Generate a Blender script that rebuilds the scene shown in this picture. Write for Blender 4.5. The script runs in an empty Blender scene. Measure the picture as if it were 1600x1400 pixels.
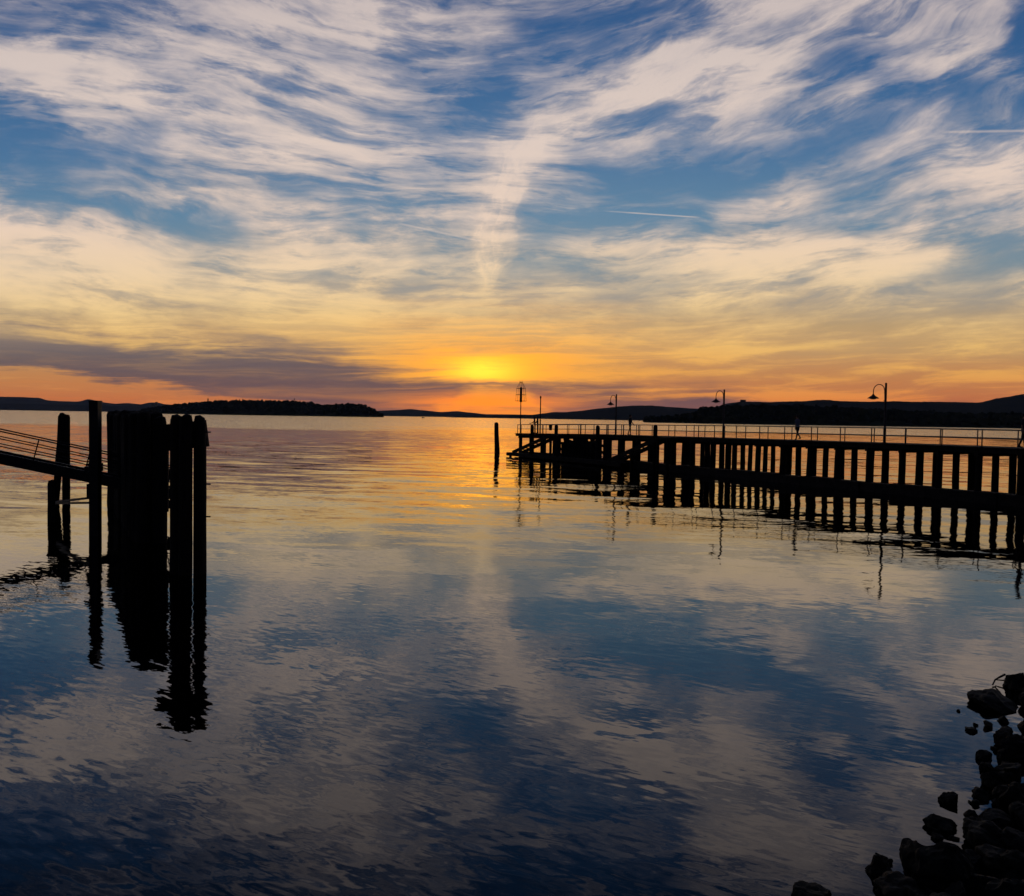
import bpy, bmesh, math, random
from mathutils import Vector, Matrix, noise
R = math.radians
random.seed(7)
scene = bpy.context.scene
COL = scene.collection

# ------------------------------------------------------------------ camera
EYE = 4.2                      # metres above the lake
FPX = 1386.0                   # focal length in photo pixels (1600 wide)
PITCH, ROLL = R(1.963), math.atan(0.0157)
cam_data = bpy.data.cameras.new('camera')
cam = bpy.data.objects.new('camera', cam_data); COL.objects.link(cam)
cam_data.sensor_fit = 'HORIZONTAL'; cam_data.sensor_width = 36.0
cam_data.lens = 36.0 * FPX / 1600.0
cam_data.clip_start = 0.1; cam_data.clip_end = 80000
cam.matrix_world = Matrix.Translation((0, 0, EYE)) @ Matrix.Rotation(math.pi/2 - PITCH, 4, 'X') @ Matrix.Rotation(ROLL, 4, 'Z')
scene.camera = cam

# ------------------------------------------------------------------ view + render settings
scene.render.engine = 'CYCLES'
scene.view_settings.view_transform = 'Standard'
scene.view_settings.look = 'None'
scene.view_settings.exposure = 0.0
scene.view_settings.gamma = 1.0
scene.cycles.use_denoising = True
scene.cycles.use_adaptive_sampling = True
scene.cycles.adaptive_threshold = 0.012
scene.cycles.adaptive_min_samples = 16
scene.cycles.max_bounces = 5
scene.cycles.diffuse_bounces = 2
scene.cycles.glossy_bounces = 3
scene.cycles.caustics_reflective = False
scene.cycles.caustics_refractive = False

SUN_TX, SUN_TY = -0.0346, 0.0455         # tangents of the sun's direction
SUN_AZ = math.atan(SUN_TX); SUN_EL = math.atan(SUN_TY)

def srgb(r, g, b):
    f = lambda v: v/255/12.92 if v/255 <= 0.04045 else ((v/255 + 0.055)/1.055)**2.4
    return (f(r), f(g), f(b), 1.0)

# ------------------------------------------------------------------ node helper
class S:
    """wraps a float socket; operators add math nodes"""
    def __init__(self, nt, sock): self.nt, self.s = nt, sock
    def _m(self, op, *a, clamp=False):
        n = self.nt.nodes.new('ShaderNodeMath'); n.operation = op; n.use_clamp = clamp
        for i, v in enumerate(a):
            if isinstance(v, S): self.nt.links.new(v.s, n.inputs[i])
            else: n.inputs[i].default_value = v
        return S(self.nt, n.outputs[0])
    def __add__(s, o): return s._m('ADD', s, o)
    __radd__ = __add__
    def __sub__(s, o): return s._m('SUBTRACT', s, o)
    def __rsub__(s, o): return s._m('SUBTRACT', o, s)
    def __mul__(s, o): return s._m('MULTIPLY', s, o)
    __rmul__ = __mul__
    def __truediv__(s, o): return s._m('DIVIDE', s, o)
    def op(s, name, *a, clamp=False): return s._m(name, s, *a, clamp=clamp)
    def clamp01(s): return s._m('ADD', s, 0.0, clamp=True)
    def smooth(s, a, b, c=0.0, d=1.0):
        n = s.nt.nodes.new('ShaderNodeMapRange'); n.interpolation_type = 'SMOOTHSTEP'
        s.nt.links.new(s.s, n.inputs[0])
        for i, v in zip((1, 2, 3, 4), (a, b, c, d)):
            if isinstance(v, S): s.nt.links.new(v.s, n.inputs[i])
            else: n.inputs[i].default_value = v
        return S(s.nt, n.outputs[0])
    def curve(s, pts):
        """float curve through (x in 0..1, value in 0..1)"""
        n = s.nt.nodes.new('ShaderNodeFloatCurve'); c = n.mapping.curves[0]
        n.mapping.use_clip = False; n.mapping.extend = 'HORIZONTAL'
        while len(c.points) > 2: c.points.remove(c.points[1])
        c.points[0].location = pts[0]; c.points[1].location = pts[-1]
        for p in pts[1:-1]: c.points.new(*p)
        for p in c.points: p.handle_type = 'AUTO_CLAMPED'
        n.mapping.update(); s.nt.links.new(s.s, n.inputs['Value'])
        return S(s.nt, n.outputs[0])
    def ramp(s, pts):
        n = s.nt.nodes.new('ShaderNodeValToRGB'); e = n.color_ramp.elements
        while len(e) > 1: e.remove(e[0])
        e[0].position, e[0].color = pts[0]
        for p, c in pts[1:]:
            k = e.new(p); k.color = c
        s.nt.links.new(s.s, n.inputs[0]); return n.outputs[0]

def vec(nt, x, y, z):
    n = nt.nodes.new('ShaderNodeCombineXYZ')
    for i, v in enumerate((x, y, z)):
        if isinstance(v, S): nt.links.new(v.s, n.inputs[i])
        else: n.inputs[i].default_value = v
    return n.outputs[0]
def noise_tex(nt, v, scale, detail=4, rough=0.5, dist=0.0, dim='3D', lac=2.0):
    n = nt.nodes.new('ShaderNodeTexNoise'); n.noise_dimensions = dim
    nt.links.new(v, n.inputs['Vector']); n.inputs['Scale'].default_value = scale
    n.inputs['Detail'].default_value = detail; n.inputs['Roughness'].default_value = rough
    n.inputs['Distortion'].default_value = dist; n.inputs['Lacunarity'].default_value = lac
    return n
def split(nt, col):
    n = nt.nodes.new('ShaderNodeSeparateXYZ'); nt.links.new(col, n.inputs[0])
    return [S(nt, o) for o in n.outputs]
def mixc(nt, f, a, b, mode='MIX'):
    n = nt.nodes.new('ShaderNodeMix'); n.data_type = 'RGBA'; n.blend_type = mode
    n.clamp_factor = True
    if isinstance(f, S): nt.links.new(f.s, n.inputs[0])
    else: n.inputs[0].default_value = f
    for i, v in ((6, a), (7, b)):
        if isinstance(v, tuple): n.inputs[i].default_value = v
        else: nt.links.new(v, n.inputs[i])
    return n.outputs[2]

# ------------------------------------------------------------------ world: dusk sky with cirrus
world = bpy.data.worlds.new('World'); scene.world = world; world.use_nodes = True
wt = world.node_tree; wt.nodes.clear()
w_out = wt.nodes.new('ShaderNodeOutputWorld'); w_bg = wt.nodes.new('ShaderNodeBackground')
wt.links.new(w_bg.outputs[0], w_out.inputs[0])
tc = wt.nodes.new('ShaderNodeTexCoord'); DIR = tc.outputs['Generated']
dx, dy, dz = split(wt, DIR)
az = dx.op('ARCTAN2', dy)
azc = az.op('MAXIMUM', -1.15).op('MINIMUM', 1.15)
hor = (dx*dx + dy*dy).op('SQRT').op('MAXIMUM', 0.02)
tx = azc.op('TANGENT')
ty = dz / hor / azc.op('COSINE') - tx*0.0157
# table coordinates of the cloud chart: u across, v up from the horizon
u0 = tx*(FPX/1600.0) + 0.5
v0 = ty*(FPX/652.5)
# domain warp, so that the chart's edges break into wisps
pl_den = dz.op('MAXIMUM', 0.0) + 0.075
ppx, ppy = dx/pl_den, dy/pl_den                       # cirrus sheet seen in perspective
wn = noise_tex(wt, vec(wt, u0*2.2 + (0.0-dy).smooth(0.0, 1.0)*7.0, v0*1.6, 0.0), 3.0, 4, 0.58, 0.0, '2D')
wr, wg, wb = split(wt, wn.outputs['Color'])
u = u0 + (wr - 0.5)*0.065
v = v0 + (wg - 0.5)*0.06

def chart(rows):
    """rows: (y_pixel, {x_pixel: cover}) from top to horizon -> cover(u, v)"""
    res = None; prev = None
    for y, d in reversed(rows):
        pts = sorted((x/1600.0, c) for x, c in d.items())
        pts = [(-0.35, 0.5)] + pts + [(1.35, 0.5)]
        # float curves live on 0..1: squeeze u
        pts = [((px + 0.4)/1.8, c) for px, c in pts]
        us = (u + 0.4) * (1/1.8)
        cv = us.curve(pts); ve = (652.5 - y)/652.5
        if res is None: res = cv
        else:
            t = v.smooth(prev, ve)
            res = res + (cv - res)*t
        prev = ve
    return res
ROWS = [
 (-170, {0:.15,400:.35,800:.3,1200:.35,1600:.3}),
 (-70, {0:.05,200:.1,350:.3,500:.55,650:.6,750:.4,850:.12,1000:.2,1150:.5,1300:.6,1450:.6,1600:.45}),
 (0,   {0:.25,100:.45,200:.65,300:.6,400:.78,500:.88,600:.72,700:.6,800:.6,850:.7,900:.55,1000:.45,1100:.75,1200:.88,1300:.85,1400:.88,1500:.65,1560:.5,1600:.08}),
 (50,  {0:.35,100:.55,200:.6,300:.6,400:.7,500:.8,600:.75,700:.75,800:.55,900:.15,980:.18,1050:.5,1100:.75,1200:.85,1300:.65,1400:.78,1500:.7,1560:.5,1600:.02}),
 (100, {0:.78,100:.7,200:.65,300:.6,400:.65,500:.65,600:.75,700:.72,750:.5,800:.32,900:.15,960:.4,1000:.72,1100:.82,1200:.8,1260:.35,1320:.35,1400:.5,1500:.62,1600:.3}),
 (150, {0:.55,50:.75,100:.9,200:.78,300:.6,400:.7,500:.68,600:.6,700:.42,800:.2,850:.35,900:.5,950:.7,1000:.8,1100:.7,1180:.6,1240:.55,1300:.5,1360:.2,1420:.12,1500:.35,1600:.5}),
 (200, {0:.05,50:.08,100:.55,150:.65,200:.5,300:.65,400:.7,500:.78,600:.6,700:.42,770:.35,810:.45,850:.7,900:.7,960:.55,1000:.45,1080:.6,1150:.5,1200:.3,1300:.12,1400:.3,1500:.5,1600:.65}),
 (250, {0:.02,100:.05,150:.25,200:.4,250:.6,300:.78,400:.78,450:.9,500:.8,600:.7,700:.5,770:.55,830:.62,880:.45,950:.3,1000:.3,1050:.35,1100:.22,1200:.12,1300:.35,1400:.6,1500:.68,1600:.62}),
 (300, {0:.35,100:.45,200:.5,300:.6,350:.75,400:.65,500:.42,600:.42,700:.55,765:.65,800:.5,850:.35,900:.25,1000:.12,1100:.1,1200:.3,1250:.6,1300:.58,1400:.65,1500:.75,1600:.72}),
 (350, {0:.78,100:.72,200:.6,250:.48,300:.2,360:.25,420:.65,500:.68,600:.62,700:.6,765:.68,800:.45,850:.25,900:.2,1000:.15,1080:.12,1150:.5,1200:.48,1300:.35,1350:.3,1420:.55,1500:.5,1600:.55}),
 (400, {0:.85,100:.82,200:.78,300:.75,390:.62,450:.72,500:.7,600:.65,700:.55,765:.62,800:.4,850:.32,900:.4,980:.55,1040:.6,1100:.75,1200:.85,1300:.9,1400:.85,1470:.75,1510:.35,1600:.3}),
 (450, {0:.88,100:.88,200:.85,300:.82,400:.75,500:.78,600:.7,700:.42,765:.5,800:.3,850:.42,900:.5,960:.3,1020:.35,1100:.68,1200:.8,1300:.82,1380:.55,1480:.3,1550:.4,1600:.5}),
 (500, {0:.82,200:.88,400:.88,500:.88,600:.82,700:.72,800:.68,900:.75,980:.6,1050:.55,1120:.85,1220:.7,1320:.5,1400:.55,1500:.5,1600:.6}),
 (550, {0:.6,200:.8,400:.85,600:.9,800:.95,1000:.85,1200:.75,1400:.55,1600:.5}),
 (610, {0:.7,400:.75,800:.8,1200:.75,1600:.7}),
]
for i_, (y_, d_) in enumerate(ROWS):
    if 380 <= y_ <= 560: ROWS[i_] = (y_, {k_: max(0.05, c_ - 0.03) for k_, c_ in d_.items()})
cover = chart(ROWS)
# the bright plume that stands over the sunset and bends away to the right
f_pl = S(wt, noise_tex(wt, vec(wt, u0*30.0 - v0*7.0, v0*7.0, 0.0), 1.0, 5, 0.62, 0.1, '2D').outputs[0])
plx = ((u0 + (wr - 0.5)*0.03) - (v0 + (wg - 0.5)*0.05).curve([((652.5-y)/652.5, x/1600.0) for y, x in [(650,768),(450,768),(400,763),(350,765),(300,776),(270,788),(240,808),(210,845),(180,905),(150,975),(100,1080),(20,1210)]]))
plw = v0.curve([((652.5-y)/652.5, w_/1600.0) for y, w_ in [(650,8),(450,14),(400,29),(350,34),(300,27),(250,32),(215,50),(185,66),(150,80),(100,90),(20,90)]])
plq = plx/plw + (f_pl - 0.5)*1.3
plume = ((plq*plq)*-1.0).op('EXPONENT') * v0.smooth(0.29, 0.37) * v0.smooth(0.98, 0.74)
plume_cover = plume
# fibrous cirrus: streamlines that lie flat at the horizon and fan upwards to both sides
ua = az*0.87 + 0.5
du = ua - 0.47
wp = noise_tex(wt, vec(wt, ua*3.2, v0*2.4, 0.0), 1.0, 3, 0.5, dim='2D')
wpr, wpg, wpb = split(wt, wp.outputs['Color'])
wfan = v0/(du*du*(du.smooth(-0.1, 0.1, 1.05, 2.5)) + 1.0) + (wpr - 0.5)*v0.smooth(0.0, 0.55, 0.03, 0.17)
al = ua + (wpg - 0.5)*0.10
st1 = noise_tex(wt, vec(wt, al*6.5 + wfan*0.9, wfan*16.0, 3.7), 1.0, 8, 0.645, 0.0, '2D')
st2 = noise_tex(wt, vec(wt, al*8.5 - wfan*3.0, wfan*17.0 + al*3.0, 9.1), 1.0, 7, 0.66, 0.1, '2D')
f1, f2 = S(wt, st1.outputs[0]), S(wt, st2.outputs[0])
# low sky: flat layered streaks
lay = noise_tex(wt, vec(wt, u*2.8 + v*0.8, wfan*13.0 + v*6.0, 1.3), 1.7, 7, 0.66, 0.3, '2D')
f3 = S(wt, lay.outputs[0])
low = v0.smooth(0.33, 0.10)
fil = 1.0 - ((f2 - 0.5).op('ABSOLUTE')*9.0).op('MINIMUM', 1.0)      # thin bright filaments
fib = (f1 - 0.5)*1.25 + (f2 - 0.5)*1.0 + (wb - 0.5)*0.75 + fil*0.18 - 0.05
fib = fib + ((f3 - 0.5)*2.1 + (f1 - 0.5)*0.5 - fib)*low*0.8
plf = S(wt, noise_tex(wt, vec(wt, plq*1.5 + v0*2.0, v0*7.0, 0.0), 1.0, 6, 0.65, 0.2, '2D').outputs[0])
fib = fib*(1.0 - plume*0.35)
cover = cover + plume*((plf - 0.5)*0.9 + v0.smooth(0.75, 0.5, 0.16, 0.38))
dens = (cover*1.0 + 0.01 + fib*0.95).smooth(0.0, 1.10)

def vr(l): return [(max(0.0, min(1.0, (652.5 - y)/652.5/1.5)), srgb(*c)) for y, c in sorted(l, key=lambda t: -t[0])]
vcl = (v0*(1/1.5)).clamp01()
clear_chart = vcl.ramp(vr([(652,(224,102,50)),(625,(236,126,56)),(590,(230,148,74)),(550,(204,162,108)),(510,(200,166,116)),(465,(168,160,147)),(410,(130,150,160)),(340,(104,140,166)),(240,(80,121,160)),(110,(60,102,148)),(0,(50,88,136)),(-170,(20,52,88)),(-320,(16,42,74))]))
cloud_lit = vcl.ramp(vr([(652,(236,120,56)),(620,(246,152,72)),(580,(252,184,92)),(540,(255,204,118)),(490,(255,217,150)),(430,(251,219,176)),(350,(244,216,193)),(230,(233,212,198)),(100,(220,203,194)),(0,(208,193,188)),(-170,(168,158,164)),(-320,(140,134,148))]))
cloud_dim = vcl.ramp(vr([(652,(140,84,78)),(600,(178,118,86)),(550,(200,146,98)),(490,(192,160,122)),(420,(172,160,146)),(320,(146,150,158)),(200,(128,138,156)),(0,(108,120,146)),(-170,(82,94,124))]))
# physically based clear sky underneath
sky = wt.nodes.new('ShaderNodeTexSky'); sky.sky_type = 'NISHITA'; sky.sun_disc = False
sky.sun_elevation = SUN_EL; sky.sun_rotation = SUN_AZ
sky.air_density = 1.0; sky.dust_density = 1.0; sky.ozone_density = 6.0; sky.altitude = 250
nsk = wt.nodes.new('ShaderNodeVectorMath'); nsk.operation = 'SCALE'; wt.links.new(sky.outputs[0], nsk.inputs[0]); nsk.inputs['Scale'].default_value = 0.10
clear = mixc(wt, 0.88, nsk.outputs[0], clear_chart)
shade = (f2*0.6 + f1*0.5 + (wb - 0.5)*0.5 + (0.5 - f3)*0.3 + cover*0.25).smooth(0.48, 0.86)
shade = shade + ((f3*0.75 + f1*0.35).smooth(0.45, 0.66) - shade)*low*0.9
cl_col = mixc(wt, shade*0.88 + 0.12 + plume*0.1, cloud_dim, cloud_lit)
col = mixc(wt, dens*0.93, clear, cl_col)
# sun glow behind the thin cloud
def gauss(cx, cy, sx, sy):
    a = (tx - (cx - 800)/FPX) * (FPX/sx); b = (ty - (652.5 - cy)/FPX) * (FPX/sy)
    return (0.0 - (a*a + b*b)).op('EXPONENT') if False else ((a*a + b*b)*-1.0).op('EXPONENT')
g_wide = gauss(765, 585, 270, 75)
g_mid = gauss(755, 574, 135, 42)
g_core = gauss(752, 579, 50, 20)
mod = (f3*0.65 + f1*0.35).smooth(0.38, 0.62, 0.32, 1.2)
col = mixc(wt, g_wide*0.7*mod, col, (1.05, 0.43, 0.06, 1))
col = mixc(wt, g_mid*0.95*mod, col, (1.5, 0.58, 0.03, 1))
col = mixc(wt, g_core*(f3*0.6 + f1*0.4).smooth(0.36, 0.60, 0.45, 1.0), col, (2.8, 1.12, 0.06, 1))
# the long grey-violet bank lying low over the far shore
us = (u0 + (wb - 0.5)*0.05 + 0.4)*(1/1.8)
def edge(pts):
    pts = [((x/1600.0 + 0.4)/1.8, (652.5 - y)/652.5) for x, y in pts]
    return us.curve(pts)
vb = v0 + (f3 - 0.5)*0.11 + (wg - 0.5)*0.07 + (f1 - 0.5)*0.07
top = edge([(-400,492),(0,508),(120,522),(250,536),(400,548),(500,558),(580,574),(660,590),(740,601),(850,606),(950,606),(1050,612),(1150,622),(1250,640),(1400,655),(2000,655)])
bot = edge([(-400,572),(0,584),(120,594),(250,609),(400,626),(500,640),(580,650),(640,650),(690,630),(730,616),(800,618),(850,634),(900,652),(1000,660),(1600,668),(2000,668)])
bank = (vb - top).smooth(0.034, -0.030) * (vb - bot).smooth(-0.012, 0.012)
fade = v0.smooth(-0.02, 0.16)
bank_col = vcl.ramp(vr([(652,(136,90,86)),(625,(106,82,88)),(600,(96,82,90)),(560,(99,92,99)),(520,(130,119,117))]))
col = mixc(wt, bank*0.9*f3.smooth(0.8, 0.35, 0.72, 1.0), col, bank_col)
# ember glow in the gap under the bank
col = mixc(wt, gauss(755, 630, 115, 17)*f3.smooth(0.34, 0.62, 0.25, 1.0), col, (1.5, 0.36, 0.02, 1))
# contrails
def trail(x0, y0, x1, y1, wpx, a):
    cx, cy = (x0 + x1)/2, (y0 + y1)/2; L = math.hypot(x1 - x0, y1 - y0)/2
    c, s_ = (x1 - x0)/2/L, (y1 - y0)/2/L
    X = tx*FPX + (800 - cx); Y = (652.5 - cy) - ty*FPX
    al = X*c + Y*s_; ac = Y*c - X*s_
    return ac.op('ABSOLUTE').smooth(wpx, 0.0)*al.op('ABSOLUTE').smooth(L, L*0.75)*a
tr = trail(930, 332, 1092, 343, 1.8, 0.40)*f3.smooth(0.3,0.55,0.4,1.0) + trail(612, 350, 760, 382, 2.6, 0.28) + trail(1450, 212, 1640, 209, 3.4, 0.3)
col = mixc(wt, tr, col, srgb(250, 222, 200))
# away from the sunset the dusk sky grows dimmer and cooler
facing = (dx*math.sin(SUN_AZ) + dy*math.cos(SUN_AZ))
away = facing.smooth(0.72, -0.15)
col = mixc(wt, away, col, mixc(wt, 1.0, col, (0.13, 0.16, 0.24, 1), 'MULTIPLY'))
wt.links.new(col, w_bg.inputs[0]); w_bg.inputs[1].default_value = 1.0
world.cycles.sampling_method = 'NONE'

# ------------------------------------------------------------------ sun (veiled, just above the far shore)
sun_data = bpy.data.lights.new('sun', 'SUN'); sun = bpy.data.objects.new('sun', sun_data); COL.objects.link(sun)
sun_data.energy = 0.002; sun_data.angle = R(12); sun_data.color = (1.0, 0.55, 0.16)
sdir = Vector((math.sin(SUN_AZ)*math.cos(SUN_EL), math.cos(SUN_AZ)*math.cos(SUN_EL), math.sin(SUN_EL)))
sun.rotation_euler = (-sdir).to_track_quat('-Z', 'Y').to_euler()

# ------------------------------------------------------------------ materials
MATS = {}
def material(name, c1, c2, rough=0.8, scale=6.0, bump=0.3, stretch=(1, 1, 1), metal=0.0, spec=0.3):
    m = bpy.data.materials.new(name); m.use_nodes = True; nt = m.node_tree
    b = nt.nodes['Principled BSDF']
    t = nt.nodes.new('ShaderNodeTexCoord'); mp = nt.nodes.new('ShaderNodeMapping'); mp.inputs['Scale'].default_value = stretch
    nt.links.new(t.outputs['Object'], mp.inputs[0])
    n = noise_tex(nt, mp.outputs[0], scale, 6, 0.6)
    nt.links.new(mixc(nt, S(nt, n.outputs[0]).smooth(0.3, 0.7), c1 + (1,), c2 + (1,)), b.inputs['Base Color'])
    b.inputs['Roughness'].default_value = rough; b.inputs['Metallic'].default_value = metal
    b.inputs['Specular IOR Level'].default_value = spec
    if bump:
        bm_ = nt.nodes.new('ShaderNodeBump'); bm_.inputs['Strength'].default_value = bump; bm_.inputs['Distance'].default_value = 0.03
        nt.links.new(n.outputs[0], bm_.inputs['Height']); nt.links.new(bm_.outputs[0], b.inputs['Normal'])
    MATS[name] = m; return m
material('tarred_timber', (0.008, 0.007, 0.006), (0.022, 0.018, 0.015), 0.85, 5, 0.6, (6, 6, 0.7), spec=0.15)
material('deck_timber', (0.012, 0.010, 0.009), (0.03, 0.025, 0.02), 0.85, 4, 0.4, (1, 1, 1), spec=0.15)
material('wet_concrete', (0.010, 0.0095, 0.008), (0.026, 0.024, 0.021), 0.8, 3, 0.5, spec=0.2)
material('galvanised_steel', (0.10, 0.10, 0.105), (0.16, 0.16, 0.16), 0.5, 8, 0.1, metal=0.6)
material('dark_steel', (0.009, 0.009, 0.009), (0.02, 0.018, 0.017), 0.55, 8, 0.15)
material('lamp_glass', (0.25, 0.25, 0.24), (0.3, 0.3, 0.29), 0.3, 8, 0.0)
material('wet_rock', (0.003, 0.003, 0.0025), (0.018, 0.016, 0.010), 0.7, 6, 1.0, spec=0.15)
material('dry_grass', (0.03, 0.03, 0.015), (0.06, 0.055, 0.03), 0.9, 5, 0.4)
material('wood_canopy', (0.012, 0.018, 0.010), (0.03, 0.038, 0.018), 0.95, 0.03, 0.0, spec=0.0)
material('far_slope', (0.03, 0.036, 0.03), (0.05, 0.052, 0.04), 0.95, 0.003, 0.0, spec=0.0)
material('pale_stone', (0.2, 0.18, 0.15), (0.26, 0.23, 0.2), 0.9, 1.0, 0.0)
material('skin', (0.30, 0.18, 0.13), (0.36, 0.22, 0.16), 0.6, 20, 0.0)
material('hair_dark', (0.012, 0.009, 0.007), (0.025, 0.018, 0.013), 0.6, 30, 0.0)
material('shirt_dark', (0.02, 0.02, 0.024), (0.035, 0.035, 0.04), 0.9, 30, 0.0)
material('shirt_grey_blue', (0.15, 0.17, 0.22), (0.2, 0.22, 0.27), 0.9, 30, 0.0)
material('trousers_dark', (0.012, 0.013, 0.02), (0.025, 0.026, 0.034), 0.9, 30, 0.0)
material('hull_white', (0.5, 0.5, 0.5), (0.6, 0.6, 0.6), 0.4, 3, 0.0)
material('driftwood', (0.06, 0.05, 0.04), (0.11, 0.09, 0.07), 0.8, 9, 0.4)

def water_material():
    m = bpy.data.materials.new('lake_water'); m.use_nodes = True; nt = m.node_tree
    b = nt.nodes['Principled BSDF']
    b.inputs['Base Color'].default_value = (0, 0, 0, 1)
    b.inputs['Roughness'].default_value = 0.0; b.inputs['IOR'].default_value = 1.42
    g = nt.nodes.new('ShaderNodeNewGeometry')
    X, Y, Z = split(nt, g.outputs['Position'])
    dist = (X*X + Y*Y).op('SQRT')
    # wind: calm inside the bay, ruffled beyond about 300 m, patchy between
    big = noise_tex(nt, vec(nt, X*0.006, Y*0.011, 0), 1.0, 3, 0.5, 0.4, '2D')
    bg = S(nt, big.outputs[0])
    med = noise_tex(nt, vec(nt, X*0.035, Y*0.06, 5.0), 1.0, 3, 0.5, 0.6, '2D')
    md = S(nt, med.outputs[0])
    rough_far = (dist + (bg - 0.5)*260.0).smooth(270.0, 340.0)
    mid = dist.smooth(18.0, 52.0)
    # slopes of three wave sizes; crests long across the view, turned a little
    ca, sa = math.cos(R(14)), math.sin(R(14))
    rx, ry = X*ca - Y*sa, Y*ca + X*sa
    cb, sb = math.cos(R(31)), math.sin(R(31))
    tx_, ty_ = X*cb - Y*sb, Y*cb + X*sb
    nA = noise_tex(nt, vec(nt, rx*0.15, ry*0.45, 0), 1.0, 4, 0.58, 0.4, '2D')
    nB = noise_tex(nt, vec(nt, X*0.95, Y*2.6, 0), 1.0, 3, 0.6, 0.5, '2D')
    nC = noise_tex(nt, vec(nt, tx_*2.4, ty_*9.5, 0), 1.0, 3, 0.5, 0.35, '2D')
    aR, aG, _ = split(nt, nA.outputs['Color'])
    bR, bG, _ = split(nt, nB.outputs['Color'])
    cR, cG, _ = split(nt, nC.outputs['Color'])
    patch = md.smooth(0.36, 0.66, 0.55, 1.5)
    ampA = 0.011 + mid*0.052 + rough_far*0.10
    ampB = (0.012 + mid*0.012)*patch + rough_far*0.14
    ampC = (0.013 + mid*0.003)*patch + rough_far*0.10
    sy = (aG - 0.5)*ampA + (bG - 0.5)*ampB + (cG - 0.5)*ampC
    sx = (aR - 0.5)*(ampA*0.7) + (bR - 0.5)*(ampB*1.0) + (cR - 0.5)*(ampC*1.6)
    # far off, the backs of the waves are hidden behind their crests: only faces turned to the shore show
    fold = dist.smooth(70.0, 240.0)
    sy = sy + (sy.op('ABSOLUTE')*-1.0 - sy)*fold
    vn = nt.nodes.new('ShaderNodeVectorMath'); vn.operation = 'NORMALIZE'
    nt.links.new(vec(nt, sx*2.0, sy*2.0, 1.0), vn.inputs[0])
    nt.links.new(vn.outputs[0], b.inputs['Normal'])
    MATS['lake_water'] = m; return m
water_material()

# ------------------------------------------------------------------ mesh helpers
class MB:
    """collects shapes; build() links them as ONE mesh object"""
    def __init__(self): self.v, self.f = [], []
    def add(self, vs, fs):
        o = len(self.v); self.v += [tuple(p) for p in vs]; self.f += [tuple(i + o for i in f) for f in fs]
    def box(self, c, size, rot=None):
        sx, sy, sz = (s/2 for s in size); M = rot if rot is not None else Matrix.Identity(3)
        vs = [Vector(c) + M @ Vector((a*sx, b*sy, d*sz)) for a in (-1, 1) for b in (-1, 1) for d in (-1, 1)]
        self.add(vs, [(0,1,3,2),(4,6,7,5),(0,4,5,1),(2,3,7,6),(0,2,6,4),(1,5,7,3)])
    def beam(self, p, q, w, h):
        p, q = Vector(p), Vector(q); d = q - p; L = d.length; z = d.normalized()
        x = z.cross(Vector((0, 0, 1)))
        x = Vector((1, 0, 0)) if x.length < 1e-4 else x.normalized()
        y = x.cross(z)          # 'up' of the beam
        M = Matrix((x, z, y)).transposed()
        self.box((p + q)/2, (w, L, h), M)
    def tube(self, pts, rad, n=8, caps=True):
        pts = [Vector(p) for p in pts]; rs = rad if isinstance(rad, (list, tuple)) else [rad]*len(pts)
        vs, fs = [], []; ref = None
        for i, p in enumerate(pts):
            t = (pts[min(i+1, len(pts)-1)] - pts[max(i-1, 0)]).normalized()
            if ref is None:
                ref = t.cross(Vector((0, 0, 1)))
                if ref.length < 0.01: ref = Vector((1, 0, 0))
            a = (ref - t*ref.dot(t)).normalized(); b = t.cross(a); ref = a
            for k in range(n):
                an = 2*math.pi*k/n; vs.append(p + (a*math.cos(an) + b*math.sin(an))*rs[i])
        for i in range(len(pts)-1):
            for k in range(n):
                k2 = (k+1) % n; fs.append((i*n+k, i*n+k2, (i+1)*n+k2, (i+1)*n+k))
        if caps: fs.append(tuple(reversed(range(n)))); fs.append(tuple((len(pts)-1)*n + k for k in range(n)))
        self.add(vs, fs)
    def mesh(self, name, mat, smooth=False):
        me = bpy.data.meshes.new(name); me.from_pydata(self.v, [], self.f); me.update()
        me.materials.append(MATS[mat])
        if smooth: me.polygons.foreach_set('use_smooth', [True]*len(me.polygons))
        return me
    def build(self, name, mat, parent=None, smooth=False):
        o = bpy.data.objects.new(name, self.mesh(name, mat, smooth)); COL.objects.link(o); o.parent = parent
        return o
def place(name, me, parent=None, loc=(0,0,0), rz=0.0):
    o = bpy.data.objects.new(name, me); COL.objects.link(o); o.parent = parent; o.location = loc; o.rotation_euler.z = rz
    return o
def empty(name, loc=(0, 0, 0), rz=0.0):
    o = bpy.data.objects.new(name, None); COL.objects.link(o); o.location = loc; o.rotation_euler.z = rz
    o.empty_display_size = 0.3; return o
def tag(o, label, cat, group=None):
    o['label'] = label; o['category'] = cat
    if group: o['group'] = group
    return o
def struct(o): o['kind'] = 'structure'; return o
def stuff(o): o['kind'] = 'stuff'; return o
def copy_tree(o, parent=None):
    c = o.copy(); COL.objects.link(c); c.parent = parent
    for ch in [k for k in o.children]: copy_tree(ch, c)
    return c

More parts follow.
